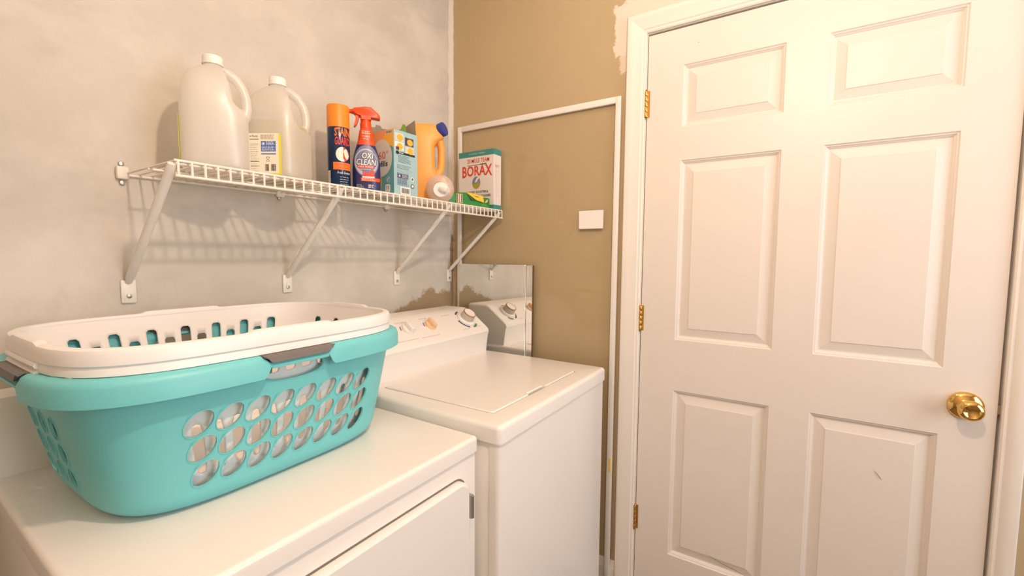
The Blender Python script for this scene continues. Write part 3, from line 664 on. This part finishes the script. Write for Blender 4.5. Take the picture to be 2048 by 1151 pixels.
def jug_label(t, ang, z0, z1, half, full):
    """label on the flat side whose outward normal points along ang (local)"""
    N = Vector((math.cos(ang), math.sin(ang), 0)); U = Vector((-N.y, N.x, 0)); mp = plane_map(N*.0696, U, (0, 0, 1), N)
    b = G(); b.prism(rrect(-half, z0, half, z1, .005), 0, .0006)
    mk('label', [tuple(mp(a, c, d+.0001)) for a, c, d in b.v], b.f, M['label_y'], t)
    if not full: return
    patch(t, mp, -half, z0+.004, half-.006, z1, M['label_c'], .0009, name='label_panel')
    L = -half; W_ = 2*half-.006; s = W_/.082
    patch(t, mp, L+.034*s, z1-.046, L+.074*s, z1-.020, M['label_b'], .0012)
    for k in range(4):
        a = k*math.pi/4; c0 = (L+.0405*s, z1-.0265); d = (math.cos(a)*.0042, math.sin(a)*.0042); e = (-math.sin(a)*.0006, math.cos(a)*.0006)
        patch(t, mp, 0, 0, 0, 0, M['white_ink'], .0015, poly=[(c0[0]-d[0]-e[0], c0[1]-d[1]-e[1]), (c0[0]+d[0]-e[0], c0[1]+d[1]-e[1]), (c0[0]+d[0]+e[0], c0[1]+d[1]+e[1]), (c0[0]-d[0]+e[0], c0[1]-d[1]+e[1])], name='logo')
    fine_lines(t, mp, L+.048*s, L+.072*s, z1-.030, z1-.023, 3, M['white_ink'], .0014, .0015, .1); fine_lines(t, mp, L+.037*s, L+.072*s, z1-.044, z1-.034, 5, M['white_ink'], .0009, .0015, .1)
    fine_lines(t, mp, L+.034*s, L+.072*s, z1-.015, z1-.005, 5, M['brown_p'], .0008, .0015, .2)
    patch(t, mp, L+.034*s, z1-.0535, L+.074*s, z1-.0505, M['label_b'], .0012)
    text(t, 'n Facts', mp, L+.015*s, z1-.010, .022*s, .0052, M['black'], .0014)
    for v, th_ in ((z1-.016, .0014), (z1-.028, .0006), (z1-.0725, .0015), (z1-.083, .0006)): patch(t, mp, L+.004*s, v, L+.028*s, v+th_, M['black'], .0013)
    fine_lines(t, mp, L+.004*s, L+.027*s, z1-.070, z1-.032, 9, M['grey_ink'], .0008, .0013, .3); fine_lines(t, mp, L+.004*s, L+.027*s, z1-.096, z1-.078, 4, M['grey_ink'], .0008, .0013, .3)
    for k in range(3):
        a0 = 90+120*k; patch(t, mp, 0, 0, 0, 0, M['black'], .0013, poly=ell(L+.052*s, z1-.0625, .0042, .0042, 5, a0+10, a0+100)+ell(L+.052*s, z1-.0625, .0029, .0029, 5, a0+10, a0+100)[::-1], name='recycling_mark')
    fine_lines(t, mp, L+.047*s, L+.057*s, z1-.0705, z1-.0705, 1, M['black'], .0012, .0013, 0)
    barcode(t, mp, L+.044*s, L+.054*s, z1-.095, z1-.078, M['black'], .0013); barcode(t, mp, L+.060*s, L+.071*s, z1-.095, z1-.078, M['black'], .0013)
j1 = jug('clear milky gallon jug on the shelf nearest the end clip, its label turned away', -1.061, -.158, R(-22), -2, False)
jug_label(j1, R(178), .020, .125, .040, False)
j2 = jug('gallon jug of cloudy liquid with a yellow-edged label facing out, beside the other jug', -.904, -.160, R(-30), 62, True)
jug_label(j2, R(242), .010, .115, .042, True)
# ------------------------------------------------------------------ aerosol can
c = thing('aerosol_can', 'tall navy aerosol can with an orange cap', 'spray can', (-.717, -.158, TOP), R(-36))
r_ = .0325
G().lathe([(.030, 0), (r_, .003), (r_, .188), (.0315, .192), (.029, .194)], 40).done('can_body', M['can_b'], c, 40)
G().lathe([(.0327, .189), (.0327, .252), (.0315, .256), (.028, .257), (0, .257)], 40).done('cap', M['orange'], c, 40)
cm = bulge_map(lambda z: r_, lambda z: r_)
text(c, 'STAIN', cm, .010, .160, .042, .025, M['orange_p'], .0007, arch=.002, bold=.03); text(c, 'GUARD', cm, .010, .134, .042, .024, M['red_p'], .0007, arch=.002, bold=.03)
disc(c, cm, .010, .108, .0185, .0215, M['label_c'], .0005); patch(c, cm, 0, 0, 0, 0, M['red_p'], .0008, poly=ell(.010, .108, .0185, .0215, 12, -70, 80)+[(.012, .118), (.012, .098)])
patch(c, cm, -.016, .062, .031, .084, M['orange_p'], .0009, 14)
text(c, 'Quality Guard', cm, .009, .0745, .038, .0065, M['red_p'], .0012); text(c, 'Foam Cleaner', cm, .013, .0655, .032, .0062, M['red_p'], .0012)
text(c, 'Fresh Scent', cm, .012, .050, .034, .0075, M['white_ink'], .0008, shear=.15); fine_lines(c, cm, .002, .028, .012, .040, 5, M['pale'], .0012, .0007)
patch(c, cm, -.031, .012, -.024, .060, M['pale'], .0005, 6)
# ------------------------------------------------------------------ trigger spray bottle
s_ = thing('spray_bottle', 'dark blue stain-remover spray bottle with a red trigger head', 'spray bottle', (-.640, -.190, TOP), R(-38))
prof = [(.036, .022, 0), (.041, .026, .004), (.0425, .0275, .02), (.0425, .0275, .07), (.0410, .027, .10), (.0365, .0255, .125), (.030, .023, .146), (.0245, .0205, .165), (.0215, .019, .185), (.0195, .018, .196), (.0165, .0165, .200)]
def ip(z, i):
    for (p, q) in zip(prof, prof[1:]):
        if p[2] <= z <= q[2]: t = (z-p[2])/(q[2]-p[2]); return p[i]+(q[i]-p[i])*t
    return prof[-1][i]
zs = [.0, .002, .004, .01, .02, .04, .07, .085, .10, .112, .125, .135, .146, .150]
G().loft([sring(ip(z, 0), ip(z, 1), z, 2.6, 40) for z in zs], True, True, False).done('bottle', M['oxi_b'], s_, 50)
G().loft([sring(ip(z, 0)+.0003, ip(z, 1)+.0003, z, 2.6, 40) for z in (.149, .165, .175, .185, .196, .200)], True, True, True).done('shoulder_label', M['redpl'], s_, 50)
om = bulge_map(lambda z: ip(z, 0), lambda z: ip(z, 1), 2.6)
disc(s_, om, 0, .098, .0365, .050, M['oxi_m'], .0006, rings=5); disc(s_, om, -.001, .095, .034, .042, M['oxi_l'], .0010, rings=4); disc(s_, om, 0, .098, .0300, .0345, M['oxi_m'], .0014, rings=4)
def outlined(s, u, v, w_, h_, **k):
    text(s_, s, om, u, v-.0017, w_+.0036, h_+.0034, M['black'], .0018, bold=.05, **k)
    text(s_, s, om, u, v, w_, h_, M['white_ink'], .0023, bold=.012, **k)
outlined('OXI', .002, .1055, .032, .0185, shear=.12); outlined('CLEAN', -.002, .0855, .056, .0185, shear=.12)
patch(s_, om, -.026, .076, .022, .0845, M['red_p'], .0018, 12); text(s_, 'MAX FORCE', om, -.002, .0775, .042, .0058, M['white_ink'], .0022)
fine_lines(s_, om, -.018, .018, .072, .072, 1, M['white_ink'], .0012, .0016)
patch(s_, om, -.012, .051, .023, .070, M['red_p'], .0010, 10); patch(s_, om, -.013, .047, .023, .051, M['white_ink'], .0012, 10); patch(s_, om, -.017, .036, .039, .047, M['redpl'], .0014, 16)
fine_lines(s_, om, -.014, .030, .039, .043, 2, M['white_ink'], .0016, .0018)
fine_lines(s_, om, -.030, -.008, .013, .024, 4, M['pale'], .0012, .0012); fine_lines(s_, om, .004, .022, .016, .024, 3, M['white_ink'], .0018, .0012)
text(s_, 'works now', om, .000, .184, .026, .005, M['white_ink'], .0010) if False else fine_lines(s_, om, -.012, .012, .184, .190, 2, M['white_ink'], .0024, .0010, .1)
text(s_, '7 DAYS', om, .000, .172, .022, .0058, M['white_ink'], .0012); fine_lines(s_, om, -.008, .006, .167, .167, 1, M['white_ink'], .0012, .0010, 0)
G().lathe([(.0165, .198), (.0170, .200), (.0170, .216), (.0150, .226), (.0140, .232)], 28).done('collar', M['redpl'], s_, 40)
# trigger head: side outline in x,z, rounded across y
def slabhead(poly, hy, name, r=.004):
    cx = sum(p[0] for p in poly)/len(poly); cz = sum(p[1] for p in poly)/len(poly); rings = []
    for y, s in ((-hy, .86), (-hy+r, 1), (hy-r, 1), (hy, .86)): rings.append([(cx+(x-cx)*s, y, cz+(z-cz)*s) for x, z in poly])
    return G().loft(rings, True, True, True).done(name, M['redpl'], s_, 35)
slabhead([(-.040, .250), (-.040, .256), (-.034, .262), (-.004, .268), (.016, .268), (.038, .250), (.044, .240), (.043, .234), (.036, .234), (.018, .236), (.015, .226), (-.015, .226), (-.016, .238), (-.030, .242)], .0155, 'trigger_head')
G().lathe([(.006, -.052), (.0065, -.046), (.008, -.038)], 16, (0, 0, .253), 'x').done('nozzle', M['redpl'], s_, 40)
slabhead([(-.030, .244), (-.019, .243), (-.021, .228), (-.026, .214), (-.032, .206), (-.036, .206), (-.035, .212), (-.031, .226)], .009, 'trigger', .003)
# ------------------------------------------------------------------ open blue carton of refills
bx = thing('refill_carton', 'opened light blue carton with an orange top band and torn kraft flap', 'box', (-.531, -.190, TOP), R(-90))
bw, bd, bh = .126, .104, .209; x0, x1, ya, yb_ = -bw/2, bw/2, -bd/2, bd/2     # local: front -Y faces the jugs' side, +X faces the room
g = G(); t_ = .0012
for a in ((x0, ya, x1, ya+t_), (x0, yb_-t_, x1, yb_), (x0, ya+t_, x0+t_, yb_-t_), (x1-t_, ya+t_, x1, yb_-t_)): g.box(a[0], a[1], 0, a[2], a[3], bh)
g.box(x0+t_, ya+t_, 0, x1-t_, yb_-t_, t_); g.done('carton', M['box_l'], bx)
fm = plane_map((0, ya, 0), (1, 0, 0), (0, 0, 1), (0, -1, 0)); sm_ = plane_map((x1, 0, 0), (0, 1, 0), (0, 0, 1), (1, 0, 0))
patch(bx, fm, x0, 0, x1, bh, M['box_t'], .0003)
patch(bx, fm, 0, 0, 0, 0, M['box_o'], .0006, poly=[(x0, .150), (x0, bh), (x1-.028, bh), (x1-.040, .185), (.02, .175)]); patch(bx, fm, 0, 0, 0, 0, M['box_y'], .0008, poly=[(x1-.030, bh), (x1, bh), (x1, .150), (x1-.050, .178)])
patch(bx, fm, x1-.036, bh-.014, x1-.004, bh-.003, M['pale'], .0011); fine_lines(bx, fm, x1-.033, x1-.007, bh-.011, bh-.007, 2, M['black'], .0022, .0014, 0)
patch(bx, fm, 0, 0, 0, 0, M['box_y'], .0006, poly=ell(-.028, .045, .034, .055, 20)); disc(bx, fm, .006, .122, .050, .060, M['pale'], .0010)
text(bx, '360\u00b0', fm, .006, .118, .064, .026, M['red_ink'], .0014); text(bx, 'Refills', fm, .006, .094, .058, .018, M['black'], .0014, bold=.02)
disc(bx, fm, .036, .052, .0095, .0095, M['white_ink'], .0010); disc(bx, fm, .036, .052, .0085, .0085, M['box_t'], .0013); patch(bx, fm, 0, 0, 0, 0, M['white_ink'], .0016, poly=[(.030, .047), (.033, .046), (.042, .057), (.039, .058)])
patch(bx, fm, 0, 0, 0, 0, M['white_ink'], .0010, poly=rrect(.022, .010, .046, .036, .006)); text(bx, '11', fm, .034, .019, .011, .013, M['black'], .0014, bold=.03); fine_lines(bx, fm, .027, .041, .014, .014, 1, M['grey_ink'], .0014, .0014, 0)
H_ = bd/2
for k, (a, b) in enumerate(((-.030, .186), (.014, .178), (-.030, .158), (.016, .150))):
    patch(bx, sm_, a-.018, b-.012, a+.020, b+.014, M[('pale', 'purple', 'white_ink', 'pale')[k]], .0005); disc(bx, sm_, a+.004, b, .013, .0105, M['box_y'], .0008)
patch(bx, sm_, -.044, .146, -.030, .156, M['purple'], .0009)
patch(bx, sm_, -.036, .134, .040, .141, M['black'], .0006); disc(bx, sm_, -.038, .1375, .006, .006, M['black'], .0007); fine_lines(bx, sm_, -.030, -.010, .1365, .1365, 1, M['white_ink'], .0022, .0010, 0)
fine_lines(bx, sm_, -.034, .030, .108, .128, 6, M['black'], .0012, .0006); fine_lines(bx, sm_, -.040, .034, .088, .098, 3, M['black'], .0012, .0006); fine_lines(bx, sm_, -.040, .036, .078, .084, 2, M['grey_ink'], .0010, .0006)
patch(bx, sm_, -.040, .034, .010, .074, M['blue_ink'], .0005); patch(bx, sm_, -.039, .035, .009, .073, M['box_l'], .0008); fine_lines(bx, sm_, -.036, .006, .037, .054, 9, M['blue_ink'], .0013, .0011, .1); patch(bx, sm_, -.038, .057, .008, .071, M['blue_ink'], .0010); fine_lines(bx, sm_, -.018, .006, .060, .067, 3, M['white_ink'], .0014, .0013, .1)
for k in range(3):
    a = k*math.pi/3; patch(bx, sm_, 0, 0, 0, 0, M['white_ink'], .0014, poly=[(-.030+q*math.cos(a)*.005-w_*math.sin(a)*.0007, .064+q*math.sin(a)*.005+w_*math.cos(a)*.0007) for q, w_ in ((-1, -1), (1, -1), (1, 1), (-1, 1))], name='logo')
disc(bx, sm_, .028, .060, .0075, .0075, M['white_ink'], .0006); disc(bx, sm_, .028, .060, .0045, .0045, M['green_ink'], .0009); disc(bx, sm_, .028, .037, .0075, .0075, M['black'], .0006); disc(bx, sm_, .028, .037, .005, .005, M['white_ink'], .0009)
patch(bx, sm_, -.026, .006, .018, .030, M['white_ink'], .0006); barcode(bx, sm_, -.021, .013, .010, .026, M['black'], .0009)
# torn flaps standing up along the back and left
def flap(poly, name, m, y, lean, ax='y'):
    r0_ = []; r1_ = []
    for a, b in poly:
        d = (b-bh)*lean
        if ax == 'y': r0_.append((a, y+d, b)); r1_.append((a, y+d-.001, b))
        else: r0_.append((y+d, a, b)); r1_.append((y+d-.001, a, b))
    return G().loft([r0_, r1_], True, True, True).done(name, m, bx)
flap([(x0, bh-.001), (x0+.012, bh+.030), (.0, bh+.036), (x1-.014, bh+.054), (x1-.002, bh-.001)], 'torn_flap', M['kraft'], yb_-.002, .12)
flap([(ya+.004, bh-.001), (ya+.002, bh+.026), (ya+.034, bh+.030), (ya+.040, bh+.041), (ya+.060, bh+.041), (ya+.064, bh+.033), (yb_-.004, bh+.037), (yb_-.002, bh-.001)], 'torn_flap', M['kraft'], x0+.002, -.12, 'x')
flap([(.000, bh-.020), (.006, bh+.026), (.016, bh+.042), (.028, bh+.036), (.036, bh-.020)], 'refill_sleeve', M['lime'], .030, .1)
# ------------------------------------------------------------------ orange detergent jug
oj = thing('detergent_jug', 'orange plastic detergent jug with side handle and blue cap', 'jug', (-.332, -.150, TOP), R(-44)); oj.scale = (1.08, 1.05, 1.10)
prof = [(.056, .034, 0), (.062, .040, .004), (.0645, .042, .014), (.0645, .042, .11), (.0645, .042, .20), (.063, .041, .225), (.058, .038, .245), (.050, .032, .260), (.044, .027, .266), (.040, .024, .2675)]
def zi(z, i):
    for p, q in zip(prof, prof[1:]):
        if p[2] <= z <= q[2]: t = (z-p[2])/(q[2]-p[2]); return p[i]+(q[i]-p[i])*t
    return prof[-1][i]
rings = []
for z in [0, .002, .004, .009, .014, .05, .075, .090, .105, .125, .15, .175, .195, .210, .220, .225, .235, .245, .254, .260, .2635, .266, .2675]:
    a, b = zi(z, 0), zi(z, 1); c = sm((z-.085)/.03)*sm((.228-z)/.03); ring = []
    for x, y, _ in sring(a, b, z, 3.2, 48):
        if x > 0: x *= 1-.52*c*sm(x/a*1.4)
        ring.append((x-.006*0, y, z))
    rings.append(ring)
G().loft(rings, True, True, True).done('body', M['jug_o'], oj, 55)
G().tube([(.020, 0, .236), (.038, 0, .226), (.050, 0, .212), (.0545, 0, .190), (.0545, 0, .150), (.052, 0, .120), (.042, 0, .104), (.026, 0, .098)], [.018, .016, .0145, .0130, .0125, .0130, .0150, .018], 16, flat=1.15, up=(0, 1, 0)).done('handle', M['jug_o'], oj, 60)
d = Vector((.80, -.52, .28)).normalized(); c0 = Vector((.038, -.006, .246))
nk = G().lathe([(.024, -.030), (.0235, .0), (.0215, .010), (.0215, .016)], 28); q = d.to_track_quat('Z', 'Y').to_euler()
nk.done('neck', M['jug_o'], oj, 45, loc=c0, rot=q)
g = G(); R2 = []
for r2, h in ((.0225, .012), (.0235, .014), (.0235, .030), (.0222, .033), (0.0, .0335)): R2.append((r2, h))
g.lathe(R2, 32); g.done('cap', M['cap_b'], oj, 40, loc=c0, rot=q)
# ------------------------------------------------------------------ dosing cup lying on its side
dc = thing('dosing_cup', 'frosted round dosing cup with a white spout lying before the orange jug', 'cup', (-.356, -.243, TOP+.0505), 0); dc.scale = (1.08, 1.08, 1.08)
vd_ = Vector((-.78, -.62, .08)).normalized(); dc.rotation_euler = vd_.to_track_quat('Z', 'Y').to_euler()
G().lathe([(.046, -.024), (.0462, .0), (.044, .010), (.037, .018), (.026, .022), (.018, .023)], 36, cap0=True, cap1=False).done('cup', M['frost'], dc, 50)
G().lathe([(.026, .012), (.026, .024), (.024, .028), (.0, .029)], 28, (.004, -.010, 0)).done('spout_cap', M['cap_w'], dc, 40)
G().tube([(.004, -.010, .026), (.012, -.012, .036), (.026, -.016, .040)], [.010, .0095, .0085], 14).done('spout', M['cap_w'], dc, 50)
# ------------------------------------------------------------------ Borax carton
bo = thing('borax_carton', 'white carton with teal bands and large red lettering by the corner', 'box', (-.0465, -.189, TOP), R(-90))
bw, bd, bh = .186, .053, .247; x0, x1, ya = -bw/2, bw/2, -bd/2
bevel_box('carton', x0, ya, 0, x1, -ya, bh, M['borax_w'], bo, .0012, 1)
fm = plane_map((0, ya, 0), (1, 0, 0), (0, 0, 1), (0, -1, 0)); sm2 = plane_map((x1, 0, 0), (0, 1, 0), (0, 0, 1), (1, 0, 0))
patch(bo, fm, x0, bh-.024, x1, bh-.0005, M['borax_t'], .0004); patch(bo, sm2, ya, bh-.024, -ya, bh-.0005, M['borax_t'], .0004); patch(bo, fm, x0, .0005, x1, .018, M['borax_t'], .0004); patch(bo, sm2, ya, .0005, -ya, .018, M['borax_t'], .0004)
text(bo, 'ALL NATURAL  POWERFUL', fm, .006, bh-.015, .085, .006, M['pale'], .0008)
text(bo, '20 MULE TEAM', fm, .012, bh-.050, .116, .018, M['red_ink'], .0008, bold=.012); text(bo, 'BORAX', fm, .006, bh-.110, .158, .042, M['red_ink'], .0008, arch=.006, taper=.18, bold=.022)
g = G()
for k in range(12):
    a = -.045+k*.0085; hgt = .0025 if k < 8 else .005; b_ = bh-.0605; g.add([fm(a, b_, .0008), fm(a+.007, b_, .0008), fm(a+.0065, b_+hgt, .0008), fm(a+.001, b_+hgt, .0008)], [(0, 1, 2, 3)])
me = bpy.data.meshes.new('mule_team_mark'); me.from_pydata(g.v, [], g.f); mo('mule_team_mark', me, M['black'], bo, fix=False)
disc(bo, fm, .002, .114, .0215, .0260, M['sky_p'], .0006); patch(bo, fm, 0, 0, 0, 0, M['olive_p'], .0009, poly=ell(.002, .114, .0212, .0257, 16, 190, 350)); patch(bo, fm, 0, 0, 0, 0, M['white_ink'], .0009, poly=[(-.006, .114), (.004, .116), (.012, .128), (.018, .132), (.010, .137), (.002, .130), (-.002, .122)])
text(bo, 'LAUNDRY BOOSTER &', fm, .004, .070, .120, .0100, M['black'], .0008, bold=.015); text(bo, 'MULTI-PURPOSE CLEANER', fm, .004, .053, .148, .0105, M['black'], .0008, bold=.015)
fine_lines(bo, sm2, -.018, .012, .172, .180, 3, M['red_ink'], .0016, .0006, .1); fine_lines(bo, sm2, -.018, .012, .050, .158, 16, M['pink_p'], .0012, .0006, .2)
# ------------------------------------------------------------------ crushed green carton
gc = thing('green_carton', 'crushed green carton with a yellow torn flap lying before the white carton', 'box', (-.179, -.225, TOP), R(-20))
L = [(-.118, .004, .020, .010), (-.108, -.004, .024, .018), (-.088, -.012, .028, .030), (-.060, -.016, .030, .042), (-.020, -.018, .030, .044), (.020, -.018, .030, .040), (.060, -.018, .030, .034), (.095, -.018, .030, .034), (.098, -.017, .029, .033)]
rings = [[(x, a, .001), (x, b, .001), (x, b, h-.004), (x, b-.004, h), (x, (a+b)/2, h-.003), (x, a+.004, h), (x, a, h-.004)] for x, a, b, h in [(x, a, b, h*1.25) for x, a, b, h in L]]
G().loft(rings, True, True, True).done('carton', M['green_c'], gc, 25)
gm = plane_map((0, -.0185, 0), (1, 0, 0), (0, 0, 1.25), (0, -1, 0))
patch(gc, gm, -.058, .010, -.030, .038, M['yel_c'], .0008); patch(gc, gm, -.0565, .0115, -.0315, .0365, M['brown_p'], .0011)
for k in range(2): patch(gc, gm, -.050+k*.008, .0115, -.0465+k*.008, .0365, M['white_ink'], .0014)
G().loft([[(-0.012, -0.019, 0.0537), (0.03, -0.024, 0.0275), (0.066, -0.024, 0.0200), (0.07, -0.012, 0.0450), (0.01, -0.006, 0.0562)], [(-0.012, -0.02, 0.0556), (0.03, -0.0255, 0.0287), (0.066, -0.0255, 0.0213), (0.07, -0.0135, 0.0469), (0.01, -0.0075, 0.0581)]], True, True, True).done('torn_flap', M['yel_c'], gc)
patch(gc, gm, 0, 0, 0, 0, M['black'], .0010, poly=[(-.014, .042), (.010, .026), (.030, .019), (.008, .020)], name='torn_gap')
patch(gc, gm, 0, 0, 0, 0, M['pink_p'], .0010, poly=[(.074, .016), (.086, .019), (.090, .028), (.080, .026)])
fine_lines(gc, gm, .060, .092, .005, .010, 2, M['lime'], .0014, .0010)
# ------------------------------------------------------------------ framed pane leaning on the tan wall
FY0, FY1, FZ = -.040, -.796, 1.845
fp = thing('framed_pane', 'tall white-framed clear pane leaning flat on the tan wall', 'pane', (-.0210, 0, .002), 0)
fp.rotation_euler = (0, R(.34), 0)
bwid = .020
def bar(a, b, c, d):  # y0,z0,y1,z1
    return bevel_box('frame_bar', -.006, a, b, .006, c, d, M['vinyl'], fp, .002, 2)
bar(FY0-bwid, 0, FY0, FZ); rb = bar(FY1, 0, FY1+bwid, FZ); bar(FY1+bwid, FZ-bwid*1.15, FY0-bwid, FZ); bar(FY1+bwid, 0, FY0-bwid, bwid)
G().box(-.0015, FY1+bwid-.004, bwid-.004, .0015, FY0-bwid+.004, FZ-bwid).done('pane', M['pane'], fp)
bevel_box('sticker', -.0066, FY1+.004, .462, -.0061, FY1+.011, .516, M['yellow_st'], rb, .0001, 1, label='small yellow sticker')
cdm = thing('blank_card', 'small blank white card stuck on the framed pane', 'card', (-.0105, -.690, 1.413), 0)
bevel_box('card_face', -.0065, -.049, -.034, -.0035, .049, .034, M['card'], cdm, .0008, 1)
# ------------------------------------------------------------------ frameless mirror behind the washer
mr = thing('door_mirror', 'frameless mirror with a narrow side strip standing behind the washer', 'mirror', (-.0345, 0, .001), 0)
mr.rotation_euler = (0, R(.50), 0)
MY0, MY1, MZ = -.058, -.448, 1.237
bevel_box('mirror_glass', -.002, MY1+.036, 0, .002, MY0, MZ, M['mirror'], mr, .0006, 1)
bevel_box('mirror_strip', -.002, MY1+.004, 0, .002, MY1+.0335, MZ-.001, M['mirror'], mr, .0006, 1)
G().box(-.0012, MY1+.0335, 0, .002, MY1+.036, MZ-.001).done('seam', M['dark'], mr)
G().box(-.0030, MY1, 0, .0025, MY1+.004, MZ-.001).done('edge_strip', M['bronze'], mr)
for y in (-.185, -.20): pass
bevel_box('mirror_clip', -.004, -.262, MZ-.006, .003, -.246, MZ+.004, M['steel'], mr, .001, 1)
